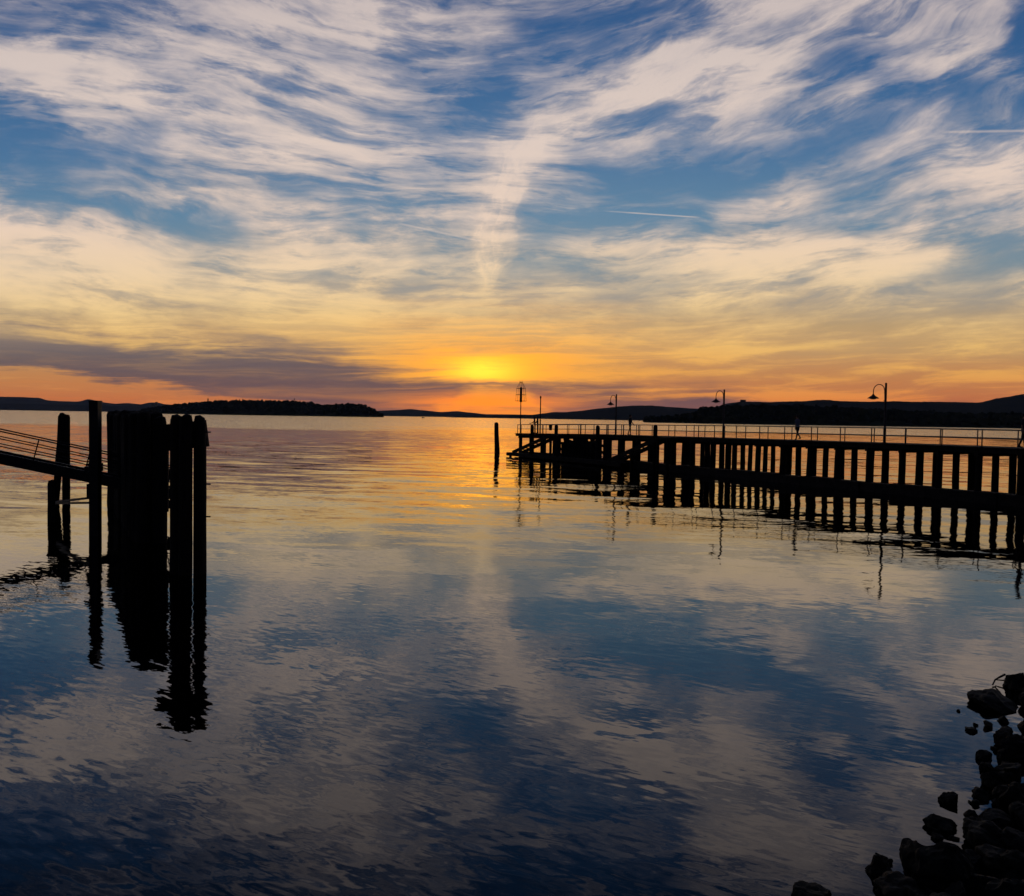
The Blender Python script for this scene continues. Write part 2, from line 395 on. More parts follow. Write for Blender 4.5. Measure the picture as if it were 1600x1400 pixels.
def pile_mesh(name, r, z0, z1, seed, n=12, lean=(0, 0), chip=0.05, mat='tarred_timber', bulge=0.0, taper=0.10):
    """a rough round timber pile with a worn, uneven head"""
    rnd = random.Random(seed); mb = MB(); vs, fs = [], []
    rings = 11; ph = rnd.uniform(0, 9)
    for i in range(rings):
        t = i/(rings-1); z = z0 + (z1 - z0)*t
        cx = lean[0]*t; cy = lean[1]*t
        for k in range(n):
            an = 2*math.pi*k/n
            rr = r*(1 + 0.05*math.sin(3*an + ph) + rnd.uniform(-0.045, 0.045) - taper*t + bulge*max(0, 0.45 - t))
            zz = z
            if i == rings-1: rr *= 0.84; zz = z + rnd.uniform(-chip, chip)*0.6 + 0.03*math.sin(an + ph)
            if i == rings-2: zz = z1 - 0.10 - rnd.uniform(0, 0.04)
            vs.append((cx + rr*math.cos(an), cy + rr*math.sin(an), zz))
    for i in range(rings-1):
        for k in range(n):
            k2 = (k+1) % n; fs.append((i*n+k, i*n+k2, (i+1)*n+k2, (i+1)*n+k))
    top = len(vs); vs.append((lean[0], lean[1], z1 + rnd.uniform(0.05, 0.09)))
    for k in range(n): fs.append(((rings-1)*n+k, (rings-1)*n+(k+1) % n, top))
    mb.add(vs, fs); return mb.mesh(name, mat)

# unproject helper: where a sight line from the standpoint meets a level z, or a distance
_fw = Vector((0, math.cos(PITCH), -math.sin(PITCH))); _u0 = Vector((0, math.sin(PITCH), math.cos(PITCH)))
_rt = Vector((1, 0, 0))*math.cos(ROLL) + _u0*math.sin(ROLL); _up = _u0*math.cos(ROLL) - Vector((1, 0, 0))*math.sin(ROLL)
def sight(x, y): return _fw + _rt*((x-800)/FPX) + _up*((700-y)/FPX)
def ground(x, y, z=0.0):
    d = sight(x, y); t = (z - EYE)/d.z; return Vector((0, 0, EYE)) + d*t
def at_dist(x, y, dist):
    d = sight(x, y); return Vector((0, 0, EYE)) + d*(dist/d.y)

# ------------------------------------------------------------------ lake
mb = MB(); mb.add([(-40000, -300, 0), (40000, -300, 0), (40000, 30000, 0), (-40000, 30000, 0)], [(0, 1, 2, 3)])
struct(mb.build('lake_water', 'lake_water'))

# ------------------------------------------------------------------ hills round the lake
def ridge(name, pts, dist, depth, mat='far_slope', rough=1.0, seed=0, step=4.0, rows=14):
    """real hill: skyline through pts (photo columns, rows) at a distance, sloping to the shore in front and away behind"""
    mb = MB(); xs = []; x = pts[0][0]
    while x <= pts[-1][0]: xs.append(x); x += step
    vs, fs = [], []; nr = rows
    for i, x in enumerate(xs):
        for (xa, ya), (xb, yb) in zip(pts, pts[1:]):
            if xa <= x <= xb: t = (x-xa)/(xb-xa); y = ya + (yb-ya)*(t*t*(3-2*t)*0.5 + t*0.5); break
        P = at_dist(x, y, dist); h = max(P.z, 0.5)
        flat = Vector((P.x, P.y, 0)).normalized()
        for j in range(nr):
            s = j/(nr-1)                                   # 0 shore, 0.6 crest, 1 far foot
            k = (s/0.6) if s <= 0.6 else (1-s)/0.4
            prof = k**0.8 if s <= 0.6 else k
            pos = Vector((P.x, P.y, 0)) + flat*((s-0.6)*depth)
            nz = noise.fractal(Vector((pos.x, pos.y, seed*77.0))*(6.0/depth), 0.9, 2.1, 4)
            z = h*prof*(1 + 0.16*nz*rough*(1-abs(k)**3)) + h*0.018*rough*noise.noise(Vector((x*0.19, seed, 0)))*k
            vs.append((pos.x, pos.y, z if 0 < j < nr-1 else -3.0))
    for i in range(len(xs)-1):
        for j in range(nr-1):
            a = i*nr + j; fs.append((a, a+nr, a+nr+1, a+1))
    mb.add(vs, fs); return struct(mb.build(name, mat, smooth=True))

ridge('far_mountains_left', [(-420,612),(-250,622),(-120,616),(-40,618),(0,619),(30,619.3),(60,620.5),(75,625),(100,626.5),(122,627),(138,623),(152,625.5),(165,628.5),(180,630.3),(200,629),(220,631),(235,628),(247,628.5),(258,631),(290,634),(340,637),(420,640),(520,644)], 11500, 2600, seed=1)
ridge('foothills_left', [(-420,630),(-150,628),(0,630),(50,631),(110,632),(180,634),(240,636),(320,640),(380,644)], 8600, 1500, seed=2)
ridge('far_hills_centre', [(480,648),(560,643.5),(600,641),(622,640),(642,638.5),(660,640.5),(690,643.5),(715,642),(732,644),(760,647),(800,647.3),(850,648),(900,649),(960,653)], 9000, 1500, seed=3)
ridge('long_hill_centre', [(700,652),(780,650),(830,648),(850,645.5),(866,643.3),(880,643.6),(900,642),(940,637),(975,633.5),(992,632.4),(1015,632.6),(1050,635),(1090,637.5),(1130,640),(1200,646),(1300,655)], 5200, 1100, seed=4)
ridge('mountains_right', [(1060,650),(1110,637),(1140,628.5),(1160,626),(1200,627),(1250,625.3),(1290,622.6),(1312,624.8),(1350,626),(1400,625),(1450,626.2),(1530,627),(1560,620),(1600,613.5),(1680,603),(1800,596),(1950,604),(2100,598)], 3900, 1000, seed=5)
# wooded island and wooded point, each a low hill with a canopy of trees
ISLE = [(222,641),(240,638),(260,635),(290,631.5),(330,628.5),(370,627),(400,627),(450,627.8),(490,630.5),(508,634.5),(520,634),(545,632),(570,634),(586,642),(598,650)]
ridge('island', ISLE, 2500, 330, 'wood_canopy', 0.6, 6, 3.0)
POINT = [(1008,657),(1050,655),(1080,650),(1100,641),(1130,638),(1180,637),(1250,637.5),(1330,641),(1400,645),(1500,650),(1600,650),(1750,647),(1900,645)]
ridge('wooded_point', POINT, 1500, 300, 'wood_canopy', 0.6, 8, 4.0)

def canopy(name, pts, dist, depth, rad, count, label, seed):
    """tree crowns: lumpy clumps of small faces spread over the hill, joined as one far wood"""
    rnd = random.Random(seed); mb = MB()
    bm = bmesh.new(); bmesh.ops.create_icosphere(bm, subdivisions=2, radius=1.0)
    base = [v.co.copy() for v in bm.verts]; bf = [tuple(v.index for v in f.verts) for f in bm.faces]; bm.free()
    for c in range(count):
        x = rnd.uniform(pts[0][0], pts[-1][0])
        for (xa, ya), (xb, yb) in zip(pts, pts[1:]):
            if xa <= x <= xb: t = (x-xa)/(xb-xa); y = ya + (yb-ya)*t; break
        P = at_dist(x, y, dist); h = max(P.z, 0.3); flat = Vector((P.x, P.y, 0)).normalized()
        s = rnd.choice([rnd.uniform(0.08, 0.6), rnd.uniform(0.45, 0.66)])
        k = (s/0.6)**0.8 if s <= 0.6 else (1-s)/0.4
        r = rad*rnd.uniform(0.55, 1.25); zz = h*k
        pos = Vector((P.x, P.y, zz + r*0.25)) + flat*((s-0.6)*depth)
        tall = rnd.uniform(0.7, 1.25)
        if rnd.random() < 0.06: r *= 0.55; tall = 2.4
        off = Vector((rnd.random()*50, rnd.random()*50, 0))
        vs = []
        for b in base:
            q = 1 + 0.42*noise.noise(b*2.3 + off) + rnd.uniform(-0.10, 0.10)
            vs.append(pos + Vector((b.x*r*q, b.y*r*q, b.z*r*q*tall)))
        mb.add(vs, bf)
    o = mb.build(name, 'wood_canopy'); stuff(o); o['label'] = label; o['category'] = 'wood'; return o
canopy('island_wood', ISLE, 2500, 330, 3.8, 1300, 'dark wood covering the low island across the lake', 3)
canopy('shore_wood', POINT, 1500, 300, 4.6, 1700, 'dark wood on the point of land behind the long pier', 4)

# buildings on the island
t = empty('stone_tower', tuple(at_dist(244.5, 634.5, 2480)))
mb = MB(); mb.box((0, 0, 4), (4.6, 4.6, 13)); mb.build('shaft', 'pale_stone', t)
for a in (-1, 0, 1):
    for b in (-1, 0, 1):
        if a or b: mb = MB(); mb.box((a*2.0, b*2.0, 11.2), (1.1, 1.1, 1.4)); mb.build('merlon', 'pale_stone', t)
tag(t, 'square stone tower on the left shoulder of the wooded island', 'tower')
t = empty('stone_house', tuple(at_dist(238.5, 636, 2480)))
mb = MB(); mb.box((0, 0, 1.5), (5.5, 5, 7)); mb.build('wall', 'pale_stone', t)
mb = MB(); mb.add([(-3,-2.8,5),(3,-2.8,5),(3,2.8,5),(-3,2.8,5),(-3,0,7),(3,0,7)], [(0,1,5,4),(2,3,4,5),(0,4,3),(1,2,5),(0,3,2,1)]); mb.build('roof', 'far_slope', t)
tag(t, 'small stone house just left of the island tower', 'house')
t = empty('hilltop_house', tuple(at_dist(1161, 627.5, 3880)))
mb = MB(); mb.box((0, 0, 1), (22, 8, 9)); mb.build('wall', 'far_slope', t)
mb = MB(); mb.add([(-12,-5,5.5),(12,-5,5.5),(12,5,5.5),(-12,5,5.5),(-12,0,8.5),(12,0,8.5)], [(0,1,5,4),(2,3,4,5),(0,4,3),(1,2,5),(0,3,2,1)]); mb.build('roof', 'far_slope', t)
tag(t, 'long low house on the ridge to the right of the middle street lamp', 'house')
for i, (x, y, h) in enumerate([(325, 630, 17), (448, 629.5, 12), (460, 629.5, 15), (469, 630, 11), (382, 629, 10)]):
    P = at_dist(x, y, 2495); t = empty('cypress_tree', (P.x, P.y, P.z - 3))
    mb = MB(); mb.tube([(0, 0, -3), (0, 0, h*0.4)], [0.5, 0.3], 6); mb.build('trunk', 'tarred_timber', t)
    mb = MB(); rnd = random.Random(i)
    for k in range(60):
        zz = rnd.uniform(0.08, 1.0); rr = h*0.13*math.sin(math.pi*min(1, zz*0.85 + 0.12))*rnd.uniform(0.3, 1); an = rnd.uniform(0, 6.28)
        c = Vector((rr*math.cos(an), rr*math.sin(an), h*zz)); s_ = h*0.06
        mb.add([c + Vector((rnd.uniform(-s_, s_), rnd.uniform(-s_, s_), rnd.uniform(-s_, s_)*2)) for _ in range(4)], [(0,1,2),(0,2,3),(0,1,3),(1,2,3)])
    mb.build('crown', 'wood_canopy', t)
    tag(t, ['slim cypress standing alone right of the island tower', 'cypress on the island crest, left one of a group of three',
            'tallest cypress in the middle of the island crest', 'cypress on the island crest, right one of a group of three',
            'short cypress between the tower and the group of three'][i], 'tree', 'cypresses on the island')

# ------------------------------------------------------------------ the long pier on the right
PA = Vector((0.71, 96.43, 0)); PU = Vector((0.45407, -0.89097, 0)); PW = Vector((0.89097, 0.45407, 0))
PIER_RZ = math.atan2(PU.y, PU.x)
def pier(s, off, z): return PA + PU*s + PW*off + Vector((0, 0, z))
def deck_z(s):
    for (a, za), (b, zb) in zip([(-5, 2.44), (0, 2.47), (12, 2.68), (34, 2.86), (48, 2.95), (75, 3.0)], [(0, 2.47), (12, 2.68), (34, 2.86), (48, 2.95), (75, 3.0)]):
        if s <= b: return za + (zb-za)*(s-a)/(b-a)
    return 3.0
P = empty('pier', tuple(pier(0, 1.6, 0)))
inv = Matrix.Translation(-P.location)
class LMB(MB):
    def build(self, name, mat, parent=None, smooth=False):
        o = super().build(name, mat, parent, smooth)
        if parent is not None: o.matrix_parent_inverse = Matrix.Translation(-parent.location)
        return o
S_END = 70.0; PITCHB = 2.45; WID = 3.2
bents = [0.25 + PITCHB*i for i in range(int(S_END/PITCHB))]
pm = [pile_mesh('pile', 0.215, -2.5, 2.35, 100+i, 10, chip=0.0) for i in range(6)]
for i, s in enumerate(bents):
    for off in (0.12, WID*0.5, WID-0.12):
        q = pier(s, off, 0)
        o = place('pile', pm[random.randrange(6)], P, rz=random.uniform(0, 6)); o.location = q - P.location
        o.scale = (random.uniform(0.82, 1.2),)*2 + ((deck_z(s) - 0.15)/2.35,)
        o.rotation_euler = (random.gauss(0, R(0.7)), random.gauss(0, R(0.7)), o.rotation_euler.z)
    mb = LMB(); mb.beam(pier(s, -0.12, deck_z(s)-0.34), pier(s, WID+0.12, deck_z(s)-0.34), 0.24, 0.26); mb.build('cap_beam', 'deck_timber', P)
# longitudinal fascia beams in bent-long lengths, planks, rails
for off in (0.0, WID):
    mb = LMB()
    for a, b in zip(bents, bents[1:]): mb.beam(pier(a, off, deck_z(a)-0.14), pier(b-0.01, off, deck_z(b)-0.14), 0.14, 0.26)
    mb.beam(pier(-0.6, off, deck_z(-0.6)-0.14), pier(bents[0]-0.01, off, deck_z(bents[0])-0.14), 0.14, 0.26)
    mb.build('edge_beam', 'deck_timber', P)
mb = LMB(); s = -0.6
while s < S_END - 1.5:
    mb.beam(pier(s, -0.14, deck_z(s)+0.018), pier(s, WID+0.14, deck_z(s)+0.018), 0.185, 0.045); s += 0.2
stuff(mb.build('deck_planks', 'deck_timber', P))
mb = LMB(); mb.beam(pier(0.02, 0.0, deck_z(0)-0.14), pier(0.02, WID, deck_z(0)-0.14), 0.12, 0.24); mb.build('end_beam', 'deck_timber', P)
pb = MB(); pb.tube([(0, 0, 0), (0, 0, 0.94)], 0.035, 8); post_me = pb.mesh('rail_post', 'galvanised_steel', True)
rail_s = [-0.4] + [b + 0.2 for b in bents]
for off in (0.06, WID-0.06):
    for s in rail_s:
        o = place('rail_post', post_me, P); o.location = pier(s, off, deck_z(s)+0.03) - P.location
    for nm, hh, rr in (('handrail', 0.95, 0.032), ('mid_rail', 0.48, 0.024)):
        mb = LMB(); mb.tube([pier(s, off, deck_z(s)+0.03+hh) for s in rail_s], rr, 8); mb.build(nm, 'galvanised_steel', P, True)
for nm, hh, rr in (('handrail', 0.95, 0.032), ('mid_rail', 0.48, 0.024)):
    mb = LMB(); mb.tube([pier(-0.4, 0.06, deck_z(0)+0.03+hh), pier(-0.4, WID-0.06, deck_z(0)+0.03+hh)], rr, 8); mb.build(nm, 'galvanised_steel', P, True)
# extra rail uprights seen in the stretch between the stairs
for s in (12.4, 13.6, 17.3, 20.0, 22.3, 27.4, 30.4):
    o = place('rail_post', post_me, P); o.location = pier(s, 0.06, deck_z(s)+0.03) - P.location
# stone sill at the foot of the piles
mb = LMB(); prev = None; rnd = random.Random(3)
sill = []
s = 1.0
while s < S_END - 1:
    L = rnd.uniform(1.7, 2.6); mb = LMB()
    zt = 0.57 + rnd.uniform(-0.04, 0.05)
    mb.beam(pier(s, 0.12, zt-1.1), pier(s+L-0.03, 0.12, zt-1.1), 0.95 + rnd.uniform(-0.06, 0.06), 2.2)
    mb.build('sill_block', 'wet_concrete', P); s += L
# lower landing stage and two stairs on the harbour side
LAND_Z = 0.42
mb = LMB(); s = 0.3
while s < 22: mb.beam(pier(s, -1.55, LAND_Z), pier(s, -0.42, LAND_Z), 0.28, 0.07); s += 0.3
stuff(mb.build('landing_planks', 'deck_timber', P))
mb = LMB(); mb.beam(pier(0.2, -1.5, LAND_Z-0.17), pier(22, -1.5, LAND_Z-0.17), 0.16, 0.26); mb.build('landing_beam', 'deck_timber', P)
mb = LMB(); mb.beam(pier(0.2, -0.5, LAND_Z-0.17), pier(22, -0.5, LAND_Z-0.17), 0.16, 0.26); mb.build('landing_beam', 'deck_timber', P)
s = 0.6
while s < 22:
    o = place('landing_pile', pm[random.randrange(6)], P); o.location = pier(s, -1.28, 0) - P.location; o.scale = (0.8, 0.8, 0.10); s += 2.45
    for c in [o]: c.scale = (0.75, 0.75, 0.115)
def stair(s_top, s_bot):
    za, zb = deck_z(s_top), LAND_Z + 0.05
    for off in (-1.38, -0.2):
        mb = LMB(); mb.beam(pier(s_bot, off, zb+0.02), pier(s_top, off, za-0.12), 0.10, 0.34); mb.build('stair_stringer', 'deck_timber', P)
    n = 12
    for i in range(n):
        t = (i+0.7)/n; s = s_bot + (s_top-s_bot)*t; z = zb + (za-zb)*t
        mb = LMB(); mb.beam(pier(s, -1.32, z+0.06), pier(s, -0.26, z+0.06), 0.36, 0.06); mb.build('step', 'deck_timber', P)
    mb = LMB(); mb.box(pier(s_top+0.75, -0.75, za-0.08), (1.5, 1.3, 0.14), Matrix.Rotation(PIER_RZ, 3, 'Z')); mb.build('stair_head', 'deck_timber', P)
    for off in (-1.38, ):
        for ss, zt in ((s_top+0.1, za-0.1), (s_top+1.4, za-0.1), ((s_top+s_bot)/2, (za+zb)/2)):
            mb = LMB(); mb.tube([pier(ss, off, -2), pier(ss, off, zt)], 0.13, 8); mb.build('stair_pile', 'tarred_timber', P)
stair(9.4, 1.3); stair(27.0, 19.8)
for a, b, za, zb in ((9.5, 16.8, 0.6, 2.3), (16.8, 10.0, 0.9, 2.2)):
    mb = LMB(); mb.beam(pier(a, -0.16, za), pier(b, -0.16, zb), 0.12, 0.3); mb.build('diagonal_brace', 'deck_timber', P)
for z in (1.15, 1.75):
    mb = LMB(); mb.beam(pier(9.2, -0.22, z), pier(17.6, -0.22, z), 0.12, 0.26); mb.build('waling', 'deck_timber', P)
rnd = random.Random(21); s = 9.3
while s < 18.4:
    w_ = rnd.uniform(0.34, 0.6); z1 = deck_z(s) - (0.3 if rnd.random() < 0.7 else rnd.uniform(0.5, 0.9))
    mb = LMB(); mb.beam(pier(s, -0.3, 0.2), pier(s, -0.3, z1), w_, 0.08); mb.build('fender_board', 'tarred_timber', P)
    s += w_ + (rnd.uniform(0.03, 0.1) if rnd.random() < 0.6 else rnd.uniform(0.3, 0.6))
tag(P, 'long timber pier with steel railings reaching out from the right edge', 'pier')

# mooring piles against the pier's front
for i, (s, top_z, lb) in enumerate([(3.65, 3.42, 'mooring pile against the pier front beside the couple'),
        (8.7, 3.48, 'mooring pile against the pier front beside the litter bin'),
        (16.5, 3.56, 'mooring pile with pointed head left of the farthest street lamp'),
        (25.35, 3.72, 'thick mooring pile on the pier front right of the strolling person in shorts')]):
    t = place('mooring_pile', pile_mesh('mooring_pile', 0.2, -2.5, top_z, 40+i, 12, chip=0.03)); t.location = pier(s, -0.38 if i > 1 else -0.3, 0)
    tag(t, lb, 'pile', 'mooring piles along the pier')
q = ground(778, 708)
t = place('mooring_pile', pile_mesh('mooring_pile', 0.40, -2.5, 3.55, 55, 12, lean=(-0.26, 0), chip=0.05, taper=0.45)); t.location = q
tag(t, 'lone tapered mooring post in open water left of the pier end', 'pile')

# street lamps
def lamp(s, label):
    t = empty('street_lamp', tuple(pier(s, 0.32, deck_z(s)+0.04)), PIER_RZ)
    mb = MB(); mb.tube([(0,0,0),(0,0,0.9),(0,0,0.91),(0,0,3.68)], [0.085,0.085,0.07,0.062], 12); mb.build('post', 'dark_steel', t, True)
    mb = MB(); mb.tube([(0,0,0),(0,0,0.05)], 0.16, 12); mb.build('base_plate', 'dark_steel', t)
    # arm: swan neck leaving the post, over the top and down to the shade (towards the pier end)
    pts = [(-0.06,0,2.55),(-0.075,0,2.9),(-0.09,0,3.2)]
    for k in range(0, 11):
        an = math.pi*k/10; pts.append((-0.09-0.42*(1-math.cos(an)), 0, 3.2+0.40*math.sin(an)))
    pts.append((-0.93, 0, 2.98))
    mb = MB(); mb.tube(pts, 0.026, 8); mb.build('arm', 'dark_steel', t, True)
    mb = MB(); mb.tube([(-0.93,0,3.02),(-0.93,0,2.96),(-0.93,0,2.9),(-0.93,0,2.82),(-0.93,0,2.755),(-0.93,0,2.74)], [0.05,0.07,0.14,0.26,0.345,0.35], 20); sh = mb.build('lamp_shade', 'dark_steel', t, True)
    mb = MB(); mb.tube([(-0.93,0,2.738),(-0.93,0,2.70),(-0.93,0,2.68)], [0.2,0.16,0.06], 14); mb.build('diffuser', 'lamp_glass', sh, True)
    for zc in (2.6, 3.1):
        mb = MB(); mb.box((-0.04,0,zc), (0.12,0.10,0.05)); mb.build('clamp', 'dark_steel', t)
    tag(t, label, 'street lamp', 'swan neck lamps on the pier')
lamp(18.4, 'farthest swan neck lamp, beside the person in shorts')
lamp(33.0, 'middle swan neck lamp on the pier, before the wooded point')
lamp(47.75, 'nearest and largest swan neck lamp on the pier')

# navigation beacon with cage topmark
t = empty('navigation_beacon', tuple(pier(-0.2, 0.3, deck_z(0)+0.03)))
mb = MB(); mb.tube([(0,0,0),(0,0,3.5)], [0.06,0.05], 10); mb.build('mast', 'dark_steel', t, True)
mb = MB(); mb.tube([(0,0,3.4),(0,0,3.44),(0,0,4.98),(0,0,5.02)], [0.09,0.135,0.135,0.08], 12); mb.build('lantern_column', 'dark_steel', t, True)
cage = MB(); rings = [(3.52, 0.60), (4.2, 0.55), (4.86, 0.51), (5.52, 0.18)]
for z, r in rings: cage.tube([(r*math.cos(2*math.pi*k/20), r*math.sin(2*math.pi*k/20), z) for k in range(21)], 0.022, 6, False)
for k in range(10):
    an = 2*math.pi*(k+0.5)/10
    cage.tube([(r*math.cos(an), r*math.sin(an), z) for z, r in rings], 0.016, 6)
for an in (0, math.pi/2):
    cage.tube([(-0.6*math.cos(an), -0.6*math.sin(an), 3.52), (0.6*math.cos(an), 0.6*math.sin(an), 3.52)], 0.025, 6)
cage.tube([(-0.18,0,5.52),(0.18,0,5.52)], 0.018, 6); cage.tube([(0,0,5.0),(0,0,5.56)], 0.03, 6)
cage.build('cage', 'dark_steel', t, True)
mb = MB()
for k in range(7): mb.tube([(-0.15+0.05*k,0.0,5.52),(-0.19+0.065*k,0.02,5.74+0.03*(k % 2))], 0.008, 5)
mb.build('bird_spikes', 'dark_steel', t)
tag(t, 'navigation beacon with wire cage topmark on the tip of the pier', 'beacon')
t = empty('signal_pole', tuple(pier(4.25, 0.3, deck_z(4.25)+0.03)))
mb = MB(); mb.tube([(0,0,0),(0,0,3.7)], [0.075,0.05], 10); mb.build('shaft', 'dark_steel', t, True)
mb = MB(); mb.tube([(0,0,3.68),(0,0,3.73),(0,0,3.88),(0,0,3.93)], [0.06,0.085,0.085,0.04], 10); mb.build('signal_light', 'dark_steel', t, True)
tag(t, 'slim pole with small signal light right of the couple', 'pole')
t = empty('litter_bin', tuple(pier(6.5, 0.28, deck_z(6.5)+0.38)))
mb = MB(); mb.tube([(0,0,0),(0,0,0.03),(0,0,0.5),(0,0,0.54)], [0.13,0.15,0.185,0.19], 14); mb.build('bucket', 'dark_steel', t, True)
mb = MB(); mb.tube([(0,0,0.56),(0,0,0.60),(0,0,0.64)], [0.2,0.19,0.08], 14); mb.build('lid', 'dark_steel', t, True)
mb = MB(); mb.box((-0.02,-0.2,0.3), (0.06,0.16,0.06)); mb.build('bracket', 'dark_steel', t)
tag(t, 'small round litter bin hung on the pier railing', 'litter bin')

# ------------------------------------------------------------------ people
def person(loc, rz, label, height=1.72, stride=0.0, arms=(0.05, 0.05), elbow=(0.15, 0.15), lean=0.0, top='shirt_dark', legs='trousers_dark', shorts=False, hair='short', head_turn=0.0, knee=(0.05, 0.05)):
    """one continuous skinned body; stride swings the legs, arms/elbow are swing angles"""
    V, E, RAD = [], [], []
    def j(p, r, par=None):
        V.append(Vector(p)); RAD.append(r)
        if par is not None: E.append((par, len(V)-1))
        return len(V)-1
    pel = j((0, 0, 0.95), (0.155, 0.115)); 
    waist = j((0, 0.01, 1.10), (0.135, 0.10), pel); chest = j((0, 0.015+lean*0.2, 1.30), (0.165, 0.115), waist)
    sh = j((0, 0.0+lean*0.35, 1.42), (0.12, 0.085), chest); nk = j((0, 0.01+lean*0.42, 1.51), (0.055, 0.058), sh)
    chin = j((0, 0.03+lean*0.46, 1.575), (0.068, 0.078), nk); hd = j((0, 0.025+lean*0.48, 1.65), (0.078, 0.098), chin); j((0, 0.012+lean*0.48, 1.725), (0.055, 0.07), hd)
    for k, sd in ((0, -1), (1, 1)):
        a = stride*sd
        hip = j((0.095*sd, 0, 0.90), (0.09, 0.095), pel)
        kn = Vector((0.10*sd, math.sin(a)*0.43, 0.90 - math.cos(a)*0.43)); b = a - knee[k]
        kj = j(kn, 0.058, hip)
        mid = kn + Vector((0, math.sin(b)*0.15, -math.cos(b)*0.15)); mj = j(mid, 0.056, kj)
        an = kn + Vector((0, math.sin(b)*0.40, -math.cos(b)*0.40)); aj = j(an, 0.036, mj)
        j(an + Vector((0, -0.035, -0.035)), 0.032, aj)
        toe = j(an + Vector((0.012*sd, 0.13, -0.045)), (0.04, 0.028), aj); j(an + Vector((0.015*sd, 0.19, -0.052)), (0.032, 0.02), toe)
        sj = j((0.185*sd, lean*0.34, 1.405), 0.062, sh)
        sa = arms[k]; el = Vector((0.225*sd, lean*0.34 + math.sin(sa)*0.28, 1.405 - math.cos(sa)*0.28)); ej = j(el, 0.042, sj)
        fa = sa + elbow[k]; wr = el + Vector((0.0, math.sin(fa)*0.25, -math.cos(fa)*0.25)); wj = j(wr, 0.027, ej)
        f = Vector((0, math.sin(fa), -math.cos(fa))); palm = j(wr + f*0.07, (0.018, 0.034), wj)
        side = Vector((0, math.cos(fa), math.sin(fa)))
        for q, (o_, L) in enumerate(((-0.027, 0.055), (-0.009, 0.07), (0.009, 0.075), (0.027, 0.066))):
            fj = j(wr + f*(0.08+L*0.5) + side*o_, 0.0085, palm); j(wr + f*(0.08+L) + side*o_*0.9 - Vector((0.02*sd, 0, 0)), 0.0075, fj)
        th = j(wr + f*0.06 + side*0.05, 0.0095, wj); j(wr + f*0.09 + side*0.06, 0.0085, th)
    me = bpy.data.meshes.new('body'); me.from_pydata([tuple(v) for v in V], E, []); me.update()
    ob = bpy.data.objects.new('body_tmp', me); COL.objects.link(ob)
    md = ob.modifiers.new('skin', 'SKIN'); md.use_smooth_shade = True
    for i, sv in enumerate(me.skin_vertices[0].data):
        r = RAD[i]; sv.radius = r if isinstance(r, tuple) else (r, r); sv.use_root = (i == pel)
    sb = ob.modifiers.new('sub', 'SUBSURF'); sb.levels = 1; sb.render_levels = 1
    bpy.context.view_layer.update()
    fin = bpy.data.meshes.new_from_object(ob.evaluated_get(bpy.context.evaluated_depsgraph_get()))
    bpy.data.objects.remove(ob)
    zmin = min(v.co.z for v in fin.vertices); zmax = max(v.co.z for v in fin.vertices); k = height/(zmax - zmin)
    fin.materials.clear()
    for mname in (legs, top, 'skin', 'dark_steel'): fin.materials.append(MATS[mname])
    for p in fin.polygons:
        c = p.center
        hand = abs(c.x) > 0.2 and c.z < 1.405 - 0.45
        if c.z > 1.50 or (abs(c.x) > 0.2 and (c.z < 1.16 and abs(c.y) > -1) and c.z > 0.7 and abs(c.x) > 0.2): p.material_index = 2
        elif c.z > 0.98: p.material_index = 1
        elif c.z < 0.10: p.material_index = 3
        elif shorts and c.z < 0.52: p.material_index = 2
        else: p.material_index = 0
        p.use_smooth = True
    for v in fin.vertices: v.co.z -= zmin; v.co *= k
    root = empty('person', loc, rz)
    fin.name = 'body'; place('body', fin, root)
    # hair cap
    bm = bmesh.new(); bmesh.ops.create_icosphere(bm, subdivisions=3, radius=1.0)
    hy, hz = 0.012 + lean*0.48, 1.675 - zmin
    for v in bm.verts:
        n_ = 1 + 0.06*noise.noise(v.co*4)
        x, y, z = v.co.x*0.098*n_, v.co.y*0.118*n_, v.co.z*0.105*n_
        if y > 0.02 and z < 0.035: y = 0.02 + (y-0.02)*0.3          # face left free
        if hair == 'long' and z < 0: z *= 2.3; y = min(y, 0.0) - 0.01
        v.co = ((x)*k, (y - 0.012 + hy)*k, (z + hz)*k)
    hm = bpy.data.meshes.new('hair'); bm.to_mesh(hm); bm.free(); hm.materials.append(MATS['hair_dark'])
    for p in hm.polygons: p.use_smooth = True
    place('hair', hm, root)
    nm = MB(); nm.tube([(0, (hy+0.07)*k, (1.665-zmin)*k), (0, (hy+0.118)*k, (1.63-zmin)*k)], [0.009, 0.017], 6); nm.build('nose', 'skin', root)
    tag(root, label, 'person'); return root
def on_deck(s, off): return tuple(pier(s, off, deck_z(s)+0.042))
person(on_deck(2.75, 0.5), PIER_RZ + R(150), 'person with long hair leaning on the rail, left of the pier end couple', 1.66, 0.05, (0.75, 0.7), (0.5, 0.5), 0.16, hair='long')
person(on_deck(3.35, 0.5), PIER_RZ + R(160), 'person in dark clothes standing upright, right of the pier end couple', 1.76, 0.04, (0.35, 0.4), (0.9, 0.8), 0.05)
person(on_deck(19.95, 0.8), PIER_RZ + R(-60), 'person in dark shirt and shorts strolling beside the farthest street lamp', 1.78, 0.24, (0.15, -0.1), (0.6, 0.35), 0.03, shorts=True, knee=(0.1, 0.3))
person(on_deck(39.9, 1.0), PIER_RZ + math.pi + R(90) - R(90) - R(90), 'person in a grey blue top walking along the middle of the pier', 1.70, 0.30, (-0.25, 0.3), (0.3, 0.5), 0.08, top='shirt_grey_blue', knee=(0.45, 0.05))
person(on_deck(55.9, 1.2), PIER_RZ + R(-70), 'person in dark clothes on the pier at the right edge of the picture', 1.80, 0.16, (0.1, -0.1), (0.4, 0.3), 0.02, knee=(0.2, 0.05))

